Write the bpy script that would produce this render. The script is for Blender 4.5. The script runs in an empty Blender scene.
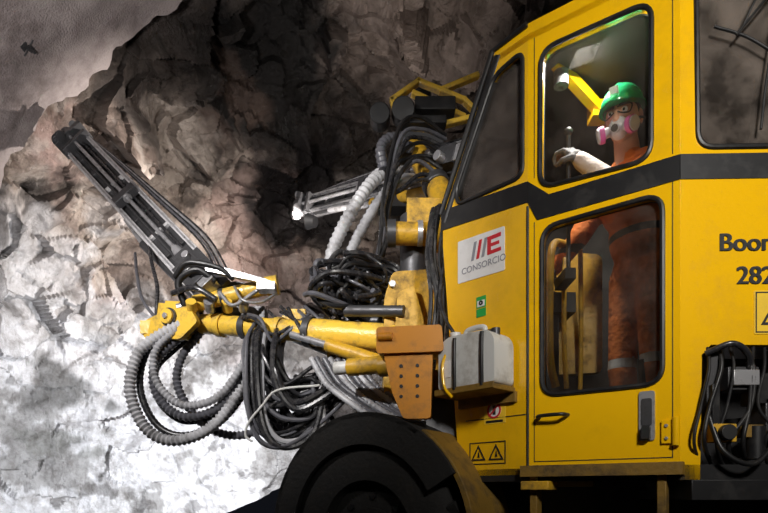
import bpy, math, random
from mathutils import Vector as V, Matrix, noise
from mathutils.geometry import tessellate_polygon
random.seed(7)
S=bpy.context.scene
try:
    S.view_settings.view_transform='Standard'
except Exception: pass
Z=V((0,0,1))
# ---------------------------------------------------------------- materials
def mat(name,col,rough=.5,metal=0,dirt=None,dscale=6,damt=.5,bump=0,bscale=40,emit=0,coat=0):
    m=bpy.data.materials.new(name); m.use_nodes=True; n=m.node_tree.nodes; l=m.node_tree.links
    b=n['Principled BSDF']; b.inputs['Roughness'].default_value=rough; b.inputs['Metallic'].default_value=metal
    b.inputs['Base Color'].default_value=(*col,1)
    if coat: b.inputs['Coat Weight'].default_value=coat
    tc=n.new('ShaderNodeTexCoord')
    if dirt:
        t=n.new('ShaderNodeTexNoise'); t.inputs['Scale'].default_value=dscale; t.inputs['Detail'].default_value=8; t.inputs['Roughness'].default_value=.7
        l.new(tc.outputs['Object'],t.inputs['Vector'])
        r=n.new('ShaderNodeValToRGB'); r.color_ramp.elements[0].position=.48; r.color_ramp.elements[1].position=.72
        r.color_ramp.elements[1].color=(damt,damt,damt,1)
        l.new(t.outputs['Fac'],r.inputs['Fac'])
        x=n.new('ShaderNodeMix'); x.data_type='RGBA'; x.inputs[6].default_value=(*col,1); x.inputs[7].default_value=(*dirt,1)
        l.new(r.outputs['Color'],x.inputs[0]); l.new(x.outputs[2],b.inputs['Base Color'])
        mr=n.new('ShaderNodeMapRange'); mr.inputs[3].default_value=rough; mr.inputs[4].default_value=min(1,rough+.35)
        l.new(r.outputs['Color'],mr.inputs[0]); l.new(mr.outputs[0],b.inputs['Roughness'])
    if bump:
        t2=n.new('ShaderNodeTexNoise'); t2.inputs['Scale'].default_value=bscale; t2.inputs['Detail'].default_value=6
        l.new(tc.outputs['Object'],t2.inputs['Vector'])
        bp=n.new('ShaderNodeBump'); bp.inputs['Strength'].default_value=bump; bp.inputs['Distance'].default_value=.02
        l.new(t2.outputs['Fac'],bp.inputs['Height']); l.new(bp.outputs[0],b.inputs['Normal'])
    if emit:
        b.inputs['Emission Color'].default_value=(*col,1); b.inputs['Emission Strength'].default_value=emit
    return m
YEL=mat('yellow_paint',(.88,.49,.004),.20,0,(.45,.23,.010),2.5,.5,.05,60,coat=.6)
YELD=mat('yellow_paint_dirty',(.60,.34,.02),.45,0,(.07,.05,.03),9,.95,.15,50)
YELM=mat('yellow_paint_muddy',(.22,.125,.018),.6,0,(.03,.024,.018),6,1,.2,50)
YELB=mat('yellow_boom_paint',(.85,.54,.06),.3,0,(.14,.10,.06),11,.9,.2,60,coat=.2)
ORG=mat('orange_paint',(.62,.24,.012),.4,0,(.20,.09,.02),8,.8)
BLK=mat('black_paint',(.010,.010,.011),.45,0,(.035,.032,.03),8,.6)
RUB=mat('rubber',(.010,.010,.011),.4,0,(.05,.045,.04),14,.5)
TYR=mat('tyre_rubber',(.006,.0055,.005),.85,0,(.018,.015,.012),7,.6,.4,40)
HOSE=mat('hose_black',(.022,.022,.025),.25,0,(.12,.11,.10),25,.5)
HOSG=mat('hose_spiral_guard',(.42,.42,.44),.35,0,(.06,.055,.05),7,1)
HOSW=mat('hose_sleeve_pale',(.58,.58,.60),.35,0,(.10,.09,.085),7,1)
HOSM=mat('hose_mid_grey',(.11,.11,.125),.3,0,(.04,.04,.04),18,.9)
STL=mat('steel',(.50,.50,.52),.3,.6,(.10,.09,.08),18,.9)
DST=mat('dark_steel',(.08,.08,.085),.4,.5,(.03,.027,.025),12,.8)
ALU=mat('aluminium_feed',(.66,.65,.66),.35,.2,(.12,.11,.10),14,.9)
WHT=mat('white_plastic',(.62,.62,.60),.4,0,(.24,.21,.17),7,.8)
SGW=mat('sign_white',(.75,.74,.74),.45,0,(.5,.48,.47),12,.5)
SGY=mat('sign_yellow',(.85,.55,.03),.45,0,(.5,.32,.03),12,.5)
INK=mat('ink_black',(.015,.015,.015),.5)
RED=mat('sign_red',(.55,.02,.03),.5)
GRY=mat('logo_grey',(.25,.25,.28),.5)
GRN=mat('tag_green',(.02,.35,.06),.5)
INT=mat('cab_interior_trim',(.022,.021,.02),.6,0,(.05,.045,.04),8,.6)
SEAT=mat('seat_fabric',(.025,.025,.03),.8)
SUIT=mat('orange_workwear',(.74,.20,.03),.8,0,(.38,.10,.02),10,.8,.6,25)
PALE=mat('painted_lit_sleeve',(.80,.70,.66),.8,0,(.5,.4,.36),14,.5,.5,30)  # bleached cloth: strong light on the forearm painted into its colour
REFL=mat('reflective_tape',(.6,.62,.63),.4)
SKIN=mat('skin',(.58,.32,.22),.5)
HELM=mat('green_helmet',(.015,.36,.12),.25,coat=.5)
MASK=mat('respirator_rubber',(.55,.56,.60),.45)
FILT=mat('magenta_filter',(.55,.08,.32),.5)
HAIR=mat('dark_hair',(.02,.013,.01),.7)
EYEW=mat('eye_white',(.8,.8,.8),.3)
GLOV=mat('work_glove',(.16,.16,.17),.7,0,(.4,.38,.36),20,.6)
LENS=mat('lamp_lens',(1,.97,.9),.3,emit=6)
MUD=mat('floor_muck',(.08,.07,.06),.7,0,(.025,.022,.02),3,.9,1,14)
def glass(name,lo,hi):
    m=bpy.data.materials.new(name); m.use_nodes=True; n=m.node_tree.nodes; l=m.node_tree.links; n.clear()
    o=n.new('ShaderNodeOutputMaterial'); t=n.new('ShaderNodeBsdfTransparent'); t.inputs[0].default_value=(.86,.86,.85,1)
    g=n.new('ShaderNodeBsdfGlossy'); g.inputs['Roughness'].default_value=.03
    d=n.new('ShaderNodeBsdfDiffuse'); d.inputs[0].default_value=(.36,.30,.26,1)
    f=n.new('ShaderNodeFresnel'); f.inputs[0].default_value=1.5
    x=n.new('ShaderNodeMixShader'); l.new(f.outputs[0],x.inputs[0]); l.new(t.outputs[0],x.inputs[1]); l.new(g.outputs[0],x.inputs[2])
    tc=n.new('ShaderNodeTexCoord'); nz=n.new('ShaderNodeTexNoise'); nz.inputs['Scale'].default_value=4; nz.inputs['Detail'].default_value=9; nz.inputs['Roughness'].default_value=.7
    l.new(tc.outputs['Object'],nz.inputs['Vector'])
    mr=n.new('ShaderNodeMapRange'); mr.inputs[1].default_value=.4; mr.inputs[2].default_value=.75; mr.inputs[3].default_value=lo; mr.inputs[4].default_value=hi
    l.new(nz.outputs['Fac'],mr.inputs[0])
    x2=n.new('ShaderNodeMixShader'); l.new(mr.outputs[0],x2.inputs[0]); l.new(x.outputs[0],x2.inputs[1]); l.new(d.outputs[0],x2.inputs[2])
    l.new(x2.outputs[0],o.inputs[0]); return m
GLS=glass('cab_glass',.005,.10); GLR=glass('painted_reflection_glass',.03,.28)  # second glass: brown diffuse film paints in the reflection on front and right panes
# ---------------------------------------------------------------- builder
def frame(o,x,z=Z):
    x=V(x).normalized(); z=V(z); y=z.cross(x).normalized(); z=x.cross(y).normalized()
    M=Matrix.Identity(4)
    for i in range(3): M[i][0]=x[i];M[i][1]=y[i];M[i][2]=z[i];M[i][3]=o[i]
    return M
def cr(pts,k=8):
    P=[V(p) for p in pts]; P=[P[0]*2-P[1]]+P+[P[-1]*2-P[-2]]; out=[]
    for i in range(1,len(P)-2):
        a,b,c,d=P[i-1:i+3]
        for j in range(k):
            t=j/k; out.append(.5*((2*b)+(c-a)*t+(2*a-5*b+4*c-d)*t*t+(3*b-a-3*c+d)*t**3))
    out.append(P[-2]); return out
def rnd(poly,r,n=6):
    out=[];N=len(poly)
    for i in range(N):
        p=V(poly[i]).to_2d();a=V(poly[i-1]).to_2d();b=V(poly[(i+1)%N]).to_2d()
        da=(a-p);db=(b-p);rr=min(r,da.length*.45,db.length*.45)
        s=p+da.normalized()*rr;e=p+db.normalized()*rr
        for j in range(n+1):
            t=j/n; out.append(tuple((1-t)**2*s+2*t*(1-t)*p+t*t*e))
    return out
class MB:
    def __init__(s): s.v=[];s.f=[];s.m=[];s.mats=[]
    def add(s,vs,fs,m,M=None):
        if m not in s.mats: s.mats.append(m)
        k=s.mats.index(m);o=len(s.v)
        s.v+=[(M@V(v)) if M else V(v) for v in vs]
        s.f+=[tuple(i+o for i in f) for f in fs]; s.m+=[k]*len(fs)
    def box(s,c,sz,m,M=None,top=None):
        x,y,z=[a/2 for a in sz]; t=top or (1,1)
        vs=[(c[0]+i*x*(t[0] if k>0 else 1),c[1]+j*y*(t[1] if k>0 else 1),c[2]+k*z) for i in(-1,1) for j in(-1,1) for k in(-1,1)]
        s.add(vs,[(0,1,3,2),(4,6,7,5),(0,4,5,1),(2,3,7,6),(0,2,6,4),(1,5,7,3)],m,M)
    def cyl(s,p0,p1,r0,m,r1=None,n=20,M=None):
        p0=V(p0);p1=V(p1); r1=r0 if r1 is None else r1
        d=(p1-p0).normalized(); a=d.orthogonal().normalized(); b=d.cross(a)
        vs=[]
        for p,r in((p0,r0),(p1,r1)):
            for i in range(n):
                t=2*math.pi*i/n; vs.append(p+(a*math.cos(t)+b*math.sin(t))*r)
        fs=[(i,(i+1)%n,(i+1)%n+n,i+n) for i in range(n)]+[tuple(range(n))[::-1],tuple(range(n,2*n))]
        s.add(vs,fs,m,M)
    def tube(s,pts,r,m,n=10,rib=0,k=8,smooth=True,cyc=False,step=None):
        P=cr(pts,k) if smooth else [V(p) for p in pts]
        if rib:
            L=[0]
            for i in range(1,len(P)): L.append(L[-1]+(P[i]-P[i-1]).length)
            st=step or r*.55; q=max(4,int(L[-1]/st)); Q=[];j=0
            for i in range(q+1):
                t=L[-1]*i/q
                while j<len(L)-2 and L[j+1]<t: j+=1
                w=(t-L[j])/max(1e-6,L[j+1]-L[j]); Q.append(P[j].lerp(P[j+1],w))
            P=Q
        N=len(P);vs=[];fs=[];a=None
        for i in range(N):
            if cyc: d=(P[(i+1)%N]-P[i-1]).normalized()
            else: d=(P[min(i+1,N-1)]-P[max(i-1,0)]).normalized()
            a=d.orthogonal().normalized() if a is None else (a-d*a.dot(d)).normalized()
            b=d.cross(a); rr=r*(1+rib*(1 if i%2 else -1)) if rib else r
            for j in range(n):
                t=2*math.pi*j/n; vs.append(P[i]+(a*math.cos(t)+b*math.sin(t))*rr)
        for i in range(N if cyc else N-1):
            i2=(i+1)%N
            for j in range(n): fs.append((i*n+j,i*n+(j+1)%n,i2*n+(j+1)%n,i2*n+j))
        if not cyc: fs+=[tuple(range(n))[::-1],tuple(range((N-1)*n,N*n))]
        s.add(vs,fs,m)
    def prism(s,loops,M,t0,t1,m):
        allp=[p for L in loops for p in L]; n=len(allp)
        tri=tessellate_polygon([[V((p[0],p[1],0)) for p in L] for L in loops])
        vs=[(p[0],p[1],t0) for p in allp]+[(p[0],p[1],t1) for p in allp]
        fs=[tuple(t) for t in tri]+[tuple(i+n for i in t)[::-1] for t in tri]
        o=0
        for L in loops:
            k=len(L)
            for i in range(k): fs.append((o+i,o+(i+1)%k,o+(i+1)%k+n,o+i+n))
            o+=k
        s.add(vs,fs,m,M)
    def sph(s,c,r,m,M=None,nu=20,nv=12,fn=None):
        if not hasattr(r,'__len__'): r=(r,r,r)
        vs=[];fs=[]
        for i in range(nv+1):
            ph=math.pi*i/nv
            for j in range(nu):
                t=2*math.pi*j/nu; p=V((math.sin(ph)*math.cos(t),math.sin(ph)*math.sin(t),math.cos(ph)))
                q=V((p.x*r[0],p.y*r[1],p.z*r[2]))
                if fn: q=fn(q)
                vs.append(q+V(c))
        for i in range(nv):
            for j in range(nu): fs.append((i*nu+j,(i+1)*nu+j,(i+1)*nu+(j+1)%nu,i*nu+(j+1)%nu))
        s.add(vs,fs,m,M)
    def cap(s,p0,p1,r0,r1,m,n=14):
        s.sph(p0,r0,m,nu=n,nv=8); s.sph(p1,r1,m,nu=n,nv=8); s.cyl(p0,p1,r0,m,r1,n=n)
    def build(s,name,parent=None,bevel=0,remesh=0,ang=.7,smooth_it=0,matfn=None):
        import bmesh
        me=bpy.data.meshes.new(name); me.from_pydata([tuple(v) for v in s.v],[],s.f)
        for m in s.mats: me.materials.append(m)
        me.polygons.foreach_set('material_index',s.m)
        bm=bmesh.new(); bm.from_mesh(me); bmesh.ops.remove_doubles(bm,verts=bm.verts,dist=1e-6)
        bmesh.ops.recalc_face_normals(bm,faces=bm.faces); bm.to_mesh(me); bm.free()
        ob=bpy.data.objects.new(name,me); S.collection.objects.link(ob)
        if remesh:
            md=ob.modifiers.new('r','REMESH'); md.mode='VOXEL'; md.voxel_size=remesh; md.use_smooth_shade=True
            if smooth_it:
                sm=ob.modifiers.new('s','SMOOTH'); sm.iterations=smooth_it; sm.factor=.5
            dg=bpy.context.evaluated_depsgraph_get(); me2=bpy.data.meshes.new_from_object(ob.evaluated_get(dg))
            ob.modifiers.clear(); ob.data=me2; me=me2
            me.materials.clear()
            for m in s.mats: me.materials.append(m)
            for p in me.polygons:
                p.material_index=matfn(p.center) if matfn else 0
        for p in me.polygons: p.use_smooth=True
        if not remesh: me.set_sharp_from_angle(angle=ang)
        if bevel:
            b=ob.modifiers.new('bevel','BEVEL'); b.width=bevel; b.segments=2; b.limit_method='ANGLE'; b.angle_limit=.6
        if parent: ob.parent=parent
        return ob
def empty(name,loc=(0,0,0)):
    e=bpy.data.objects.new(name,None); S.collection.objects.link(e); return e
def text(body,M,size,m,parent,name,bold=.0):
    c=bpy.data.curves.new(name,'FONT'); c.body=body; c.size=size; c.extrude=.001; c.offset=bold
    ob=bpy.data.objects.new(name,c); S.collection.objects.link(ob); c.materials.append(m)
    ob.matrix_world=M; ob.parent=parent; return ob
# ---------------------------------------------------------------- tunnel
CX,CZ,R0=.1,1.5,4.0
def tube_shell(name,fn,nu,nv,mt,colfn=None,sharp=0):
    vs=[];fs=[];cols=[]
    for i in range(nv+1):
        for j in range(nu+1):
            p=fn(j/nu,i/nv); vs.append(tuple(p))
            if colfn: cols.append(colfn(p))
    for i in range(nv):
        for j in range(nu):
            a=i*(nu+1)+j; fs.append((a,a+1,a+nu+2,a+nu+1))
    me=bpy.data.meshes.new(name); me.from_pydata(vs,[],fs); me.materials.append(mt)
    me.polygons.foreach_set('use_smooth',[True]*len(me.polygons))
    if sharp: me.set_sharp_from_angle(angle=sharp)
    if colfn:
        at=me.color_attributes.new('rockcol','FLOAT_COLOR','POINT')
        flat=[]
        for c in cols: flat+=[c[0],c[1],c[2],1]
        at.data.foreach_set('color',flat)
    ob=bpy.data.objects.new(name,me); S.collection.objects.link(ob); return ob
A0,A1=math.radians(-24),math.radians(204)
def fb(p,sc,oct=5): return noise.fractal(p*sc,.9,2.1,oct)
def ss(a,b,x):
    t=max(0,min(1,(x-a)/(b-a))); return t*t*(3-2*t)
def lining(u,v):
    th=A0+(A1-A0)*u; y=-7+12*v
    base=V((CX+R0*math.cos(th),y,CZ+R0*math.sin(th)))
    d=.06*fb(base,.9,4)+.012*fb(base,6,3)+.025*noise.noise(V((th*9,y*.5,3)))
    if v>.95: d+=.10*ss(.95,1,v)
    r=R0+d; yy=y+((.22*noise.noise(base*1.1)+.10*noise.noise(base*4)+.04*noise.noise(base*11))*ss(.95,1,v))
    return V((CX+r*math.cos(th),yy,CZ+r*math.sin(th)))
CON=mat('shotcrete_lining',(.42,.365,.355),.7,0,(.15,.12,.115),1.6,1,.6,60)
tube_shell('wall_tunnel_lining',lining,360,300,CON)
def rockbase(u,v):
    th=A0+(A1-A0)*u; ph=v*math.pi/2
    rho=math.cos(ph)**.5 if v<1 else 0; yy=4.95+2.6*math.sin(ph)**.55
    R=4.34
    return V((CX+R*rho*math.cos(th),yy,CZ+R*rho*math.sin(th))),th
def facet(q,s):
    w=q*s; c=noise.voronoi(w)[1][0]; rv=noise.noise_vector(c*3.7+V((11,5,2)))
    return ((w-c).dot(rv)*1.7+.55*noise.noise(c*2.3))/s
def rock(u,v):
    p,th=rockbase(u,v)
    ctr=V((CX,3.5,CZ+.3)); n=(p-ctr).normalized()
    q=p+V((noise.noise(p*1.9),noise.noise(p*1.9+V((7,7,7))),noise.noise(p*1.9+V((3,9,1)))))*.18
    a=.34*fb(q+V((3,1,7)),.5,3)
    q2=V((q.x+.5*q.z,q.y,q.z*.8-.3*q.x))      # bedding runs diagonally
    tb=noise.turbulence(q2*.95,6,True)-.55
    fc=facet(V((q2.x,q2.y,q2.z*1.5)),1.25)*.75+facet(q2+V((4,4,4)),3.3)*.6
    soft=ss(3.4,2.2,p.z+.5*fb(p,.7,2))
    w=min(1,v*10+.15)
    k=1-.80*soft
    return p+n*(a+.26*tb*(1-.3*soft)+fc*k+.035*fb(p,4.5,4))*w
def mixc(a,b,t):
    t=max(0,min(1,t)); return tuple(a[i]*(1-t)+b[i]*t for i in range(3))
BL=[((-2.68,6.55,4.78),.50,(.62,.54,.48),.9),((-1.9,7.4,4.2),.65,(.52,.39,.35),.8),((-1.0,7.3,4.7),.70,(.03,.025,.025),1),  # rock tones; some blobs paint in crown shadow, shade behind feed, bright highlights
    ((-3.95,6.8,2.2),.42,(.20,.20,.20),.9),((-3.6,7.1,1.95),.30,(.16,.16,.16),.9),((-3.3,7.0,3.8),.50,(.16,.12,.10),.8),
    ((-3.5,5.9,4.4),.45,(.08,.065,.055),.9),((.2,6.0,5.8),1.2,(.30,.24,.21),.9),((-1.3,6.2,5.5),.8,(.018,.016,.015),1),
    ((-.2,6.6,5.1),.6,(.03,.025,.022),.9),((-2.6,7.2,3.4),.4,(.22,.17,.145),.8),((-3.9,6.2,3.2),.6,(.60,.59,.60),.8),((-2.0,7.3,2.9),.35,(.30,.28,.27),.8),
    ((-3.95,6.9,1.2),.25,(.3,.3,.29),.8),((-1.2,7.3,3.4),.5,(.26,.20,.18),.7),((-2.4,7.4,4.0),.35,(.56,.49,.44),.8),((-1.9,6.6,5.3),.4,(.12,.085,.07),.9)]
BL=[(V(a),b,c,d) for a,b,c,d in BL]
def rockcol(p):
    n1=fb(p,.8,7); n2=fb(p+V((9,4,2)),1.5,7); n3=fb(p+V((1,8,3)),.6,5); n4=fb(p+V((4,4,9)),3.2,6)
    beige=(.44,.37,.32); pink=(.40,.29,.26); dark=(.045,.036,.032); white=(.80,.80,.83); brown=(.22,.165,.14)
    c=mixc(beige,pink,ss(-.1,.3,n3)); c=mixc(c,brown,.8*ss(0,.3,n2)); c=mixc(c,(.09,.07,.06),.6*ss(.2,.4,n4)); c=mixc(c,(.54,.49,.45),.5*ss(.1,.35,-n4))
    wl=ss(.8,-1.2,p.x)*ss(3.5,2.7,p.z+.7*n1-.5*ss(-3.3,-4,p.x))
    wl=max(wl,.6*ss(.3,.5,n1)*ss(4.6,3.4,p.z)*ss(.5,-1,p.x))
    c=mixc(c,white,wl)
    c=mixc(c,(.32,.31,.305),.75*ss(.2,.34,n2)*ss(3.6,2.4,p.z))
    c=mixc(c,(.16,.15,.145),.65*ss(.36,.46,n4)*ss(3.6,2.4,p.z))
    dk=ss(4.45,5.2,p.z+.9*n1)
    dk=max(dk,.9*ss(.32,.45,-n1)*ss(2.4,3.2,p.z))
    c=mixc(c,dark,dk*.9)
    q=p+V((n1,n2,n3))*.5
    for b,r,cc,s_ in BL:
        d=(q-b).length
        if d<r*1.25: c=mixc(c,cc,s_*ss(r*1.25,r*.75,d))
    return c
def rockmat():
    m=bpy.data.materials.new('blasted_rock'); m.use_nodes=True; n=m.node_tree.nodes; l=m.node_tree.links; b=n['Principled BSDF']
    at=n.new('ShaderNodeAttribute'); at.attribute_name='rockcol'
    tc=n.new('ShaderNodeTexCoord'); t=n.new('ShaderNodeTexNoise'); t.inputs['Scale'].default_value=6; t.inputs['Detail'].default_value=12; t.inputs['Roughness'].default_value=.68
    l.new(tc.outputs['Object'],t.inputs['Vector'])
    r=n.new('ShaderNodeValToRGB'); r.color_ramp.elements[0].position=.36; r.color_ramp.elements[0].color=(.60,.58,.56,1); r.color_ramp.elements[1].position=.56; r.color_ramp.elements[1].color=(1.05,1.05,1.05,1)
    l.new(t.outputs['Fac'],r.inputs['Fac'])
    x=n.new('ShaderNodeMix'); x.data_type='RGBA'; x.blend_type='MULTIPLY'; x.inputs[0].default_value=1
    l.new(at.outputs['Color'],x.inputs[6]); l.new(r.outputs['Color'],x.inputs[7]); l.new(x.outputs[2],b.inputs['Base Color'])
    t3=n.new('ShaderNodeTexNoise'); t3.inputs['Scale'].default_value=1.6; t3.inputs['Detail'].default_value=6; l.new(tc.outputs['Object'],t3.inputs['Vector'])
    mr=n.new('ShaderNodeMapRange'); mr.inputs[1].default_value=.42; mr.inputs[2].default_value=.58; mr.inputs[3].default_value=.22; mr.inputs[4].default_value=.65
    l.new(t3.outputs['Fac'],mr.inputs[0]); l.new(mr.outputs[0],b.inputs['Roughness'])
    t2=n.new('ShaderNodeTexNoise'); t2.inputs['Scale'].default_value=5; t2.inputs['Detail'].default_value=12; t2.inputs['Roughness'].default_value=.7
    l.new(tc.outputs['Object'],t2.inputs['Vector'])
    bp=n.new('ShaderNodeBump'); bp.inputs['Strength'].default_value=1; bp.inputs['Distance'].default_value=.11
    l.new(t2.outputs['Fac'],bp.inputs['Height']); l.new(bp.outputs[0],b.inputs['Normal'])
    return m
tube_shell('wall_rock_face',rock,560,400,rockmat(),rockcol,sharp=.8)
fl=MB()
g=60
vs=[];fs=[]
for i in range(g+1):
    for j in range(g+1):
        x=-5+10*j/g;y=-7+16*i/g; vs.append((x,y,.035*noise.noise(V((x*1.5,y*1.5,0)))-.03))
for i in range(g):
    for j in range(g):
        a=i*(g+1)+j; fs.append((a,a+1,a+g+2,a+g+1))
fl.add(vs,fs,MUD); fl.build('floor')
e=empty('rock_bolt')
o=V((-2.78,4.40,4.27)); nrm=(V((CX,4.4,CZ))-o).normalized(); F=frame(o-nrm*.02,nrm.cross(V((0,1,0))),nrm)
b=MB(); b.prism([rnd([(-.055,-.055),(.055,-.055),(.055,.055),(-.055,.055)],.012)],F,.0,.012,DST); b.cyl((0,0,0),(0,0,.07),.012,DST,M=F); b.cyl((0,0,.012),(0,0,.035),.026,DST,n=6,M=F)
b.cyl((-.075,-.01,.02),(.06,.03,.02),.006,DST,M=F,n=8)
b.build('plate',e)
# ---------------------------------------------------------------- drill rig : cab
RIG=empty('mining_drill_rig')
A=V((.66,2.57,0));B=V((1.163,2.2,0));C=V((.31,2.945,0));D=V((2.4,2.17,0));E=V((2.4,3.7,0));Fp=V((.58,3.85,0))
ROOF=2.89
def panelM(o,d):
    x=V(d).normalized(); y=Z; z=x.cross(y)
    M=Matrix.Identity(4)
    for i in range(3): M[i][0]=x[i];M[i][1]=y[i];M[i][2]=z[i];M[i][3]=o[i]
    return M
MD=panelM(A,B-A); LD=(B-A).length
MF=panelM(A,A-C)
MR=panelM(B,D-B)
def gasket(poly,M,off,r,mb,m=RUB):
    mb.tube([M@V((p[0],p[1],off)) for p in poly],r,m,n=8,smooth=False,cyc=True)
shell=MB(); gl=MB(); gk=MB(); ln=MB()
wu=rnd([(.058,2.165),(.52,2.135),(.522,2.775),(.062,2.79)],.075)
wl=rnd([(.068,1.225),(.562,1.225),(.562,1.985),(.068,1.985)],.075)
shell.prism([[(0,.87),(LD,.87),(LD,ROOF),(0,ROOF)],wu,wl],MD,-.04,0,YEL)
fo=[(0,.87),(0,ROOF),(-.19,ROOF),(-.513,2.24),(-.513,2.08),(-.40,.87)]
wf=rnd([(-.026,2.25),(-.026,2.83),(-.185,2.80),(-.425,2.34),(-.41,2.26)],.05)
shell.prism([fo,wf],MF,-.04,0,YEL)
wr=rnd([(.07,2.145),(1.1,2.145),(1.1,2.82),(.06,2.82)],.06)
shell.prism([[(0,.84),(.078,.84),(.085,1.33),(.12,1.37),(1.237,1.36),(1.237,ROOF),(0,ROOF)],wr],MR,-.04,0,YEL)
for w,M,gm in((wu,MD,GLS),(wl,MD,GLS),(wf,MF,GLR),(wr,MR,GLR)):
    gl.prism([w],M,-.022,-.018,gm); gasket(w,M,.002,.0105,gk)
MEb=panelM(D,E-D)
shell.prism([[(0,.87),((E-D).length,.87),((E-D).length,ROOF),(0,ROOF)]],MEb,-.04,0,YEL)
ln.prism([[(.05,.91),((E-D).length-.05,.91),((E-D).length-.05,ROOF-.06),(.05,ROOF-.06)]],MEb,-.06,-.042,INT)
bw=(Fp-E).length
bwh=rnd([(.15,1.95),(.85,1.95),(.85,2.75),(.15,2.75)],.06)
MEf=panelM(E,Fp-E)
shell.prism([[(0,.87),(bw,.87),(bw,2.2),(bw-.12,ROOF),(0,ROOF)],bwh],MEf,-.04,0,YEL)
ln.prism([[(.05,.91),(bw-.04,.91),(bw-.04,2.2),(bw-.16,ROOF-.06),(.05,ROOF-.06)],bwh],MEf,-.06,-.042,INT)
gl.prism([bwh],MEf,-.022,-.018,GLS)
Cb=A+(C-A)*.776; Ct=A+(C-A)*.37
Ftp=Fp+V((.15,-.03,0))
def quad(mb,a,b,c,d,m,t=.03):
    n=(b-a).cross(d-a).normalized()*t
    vs=[a,b,c,d,a+n,b+n,c+n,d+n]
    mb.add(vs,[(0,1,2,3),(7,6,5,4),(0,4,5,1),(1,5,6,2),(2,6,7,3),(3,7,4,0)],m)
up=lambda p,z:V((p.x,p.y,z))
quad(shell,up(Cb,.87),up(Fp,.87),up(Fp,2.2),up(C,2.2),YEL)
quad(gl,up(C,2.24)+V((.02,0,0)),up(Fp,2.24),up(Ftp,2.82),up(Ct,2.84)+V((.02,0,0)),GLS,.006)
shell.cyl(up(C,2.2)+V((.02,.01,0)),up(Ct,ROOF)+V((.03,0,0)),.03,BLK); shell.cyl(up(Fp,2.2),up(Ftp,ROOF),.035,YEL)
roof=[A,B,D,E,Ftp,Ct]
shell.prism([[(p.x,p.y) for p in roof]],Matrix.Identity(4),ROOF-.03,ROOF+.05,YEL)
cen=sum(roof,V((0,0,0)))/6
ln.prism([[((p*.93+cen*.07).x,(p*.93+cen*.07).y) for p in roof]],Matrix.Identity(4),ROOF-.05,ROOF-.032,INT)
shell.prism([[(p.x,p.y) for p in (A,B,D,E,Fp,Cb)]],Matrix.Identity(4),.84,.90,BLK)
ln.prism([[(.03,.91),(LD-.03,.91),(LD-.03,ROOF-.06),(.03,ROOF-.06)],wu,wl],MD,-.052,-.041,INT)
ln.prism([[(.03,1.4),(1.2,1.4),(1.2,ROOF-.06),(.03,ROOF-.06)],wr],MR,-.052,-.041,INT)
shell.build('cab_shell',RIG,bevel=.006); ln.build('cab_lining',RIG)
gl.build('cab_glazing',RIG); gk.build('glazing_gaskets',RIG)
tr=MB()
tr.prism([[(.045,2.025),(LD,2.02),(LD,2.118),(.10,2.125),(0,2.215),(0,2.12)]],MD,0,.004,BLK)
tr.prism([[(0,2.12),(0,2.215),(-.525,2.27),(-.52,2.165)]],MF,0,.004,BLK)
tr.prism([[(0,2.02),(1.237,2.02),(1.237,2.12),(0,2.118)]],MR,0,.004,BLK)
for x0,x1,z0,z1 in((.030,.033,.93,2.02),(.597,.600,.93,2.02),(.030,.033,2.22,2.86),(.597,.600,2.13,2.86),(.03,.6,.927,.931)):
    tr.prism([[(x0,z0),(x1,z0),(x1,z1),(x0,z1)]],MD,0,.002,INK)
tr.prism([[(-.36,1.145),(-.01,1.145),(-.01,1.150),(-.36,1.150)]],MF,0,.002,INK)
tr.tube([up(A,z) for z in(.87,1.5,2.1)],.006,INK,smooth=False)
tr.tube([MF@V((-.525,2.25,.004)),MF@V((-.195,ROOF+.03,.004)),MF@V((0,ROOF+.045,.004))],.014,BLK,smooth=False)
tr.build('cab_trim',RIG)
fx=MB()
fx.prism([rnd([(.475,1.00),(.535,1.00),(.535,1.20),(.475,1.20)],.012)],MD,0,.008,STL)
fx.prism([rnd([(.485,1.06),(.525,1.06),(.525,1.17),(.485,1.17)],.01)],MD,.006,.012,DST)
fx.box((.505,1.03,.02),(.03,.05,.03),INK,MD)
fx.tube([MD@V(p) for p in((.055,1.125,.0),(.06,1.128,.035),(.10,1.13,.045),(.17,1.13,.045),(.185,1.13,.0))],.0085,BLK)
for z in(1.03,):
    fx.cyl(MD@V((.612,z-.055,.014)),MD@V((.612,z+.055,.014)),.014,YEL); fx.box((.585,z,.006),(.05,.09,.012),YEL,MD)
    for q in(-.025,.025): fx.cyl(MD@V((.578,z+q,.01)),MD@V((.578,z+q,.018)),.007,STL,n=6)
fx.box((.31,.885,.02),(.66,.05,.05),YELM,MD)
fx.build('latch_fittings',RIG,bevel=.002)
wp=MB()
wp.tube([MR@V(p) for p in((.42,2.86,.05),(.33,2.72,.05),(.20,2.56,.03))],.005,RUB); wp.tube([MR@V(p) for p in((.36,2.86,.055),(.27,2.70,.055),(.22,2.58,.03))],.004,RUB)
wp.tube([MR@V(p) for p in((.12,2.60,.022),(.24,2.56,.022),(.34,2.50,.022))],.006,RUB)
wp.tube([MR@V(p) for p in((.40,2.9,.04),(.33,2.45,.02),(.30,2.2,.02))],.005,RUB)
wp.build('wiper',RIG)
sg=MB()
sg.prism([rnd([(-.41,1.855),(-.125,1.845),(-.125,2.055),(-.41,2.07)],.008)],MF,0,.003,SGW)
sg.prism([rnd([(-.245,1.12),(-.12,1.12),(-.12,1.28),(-.245,1.28)],.006)],MF,-.001,.002,SGY)
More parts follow.
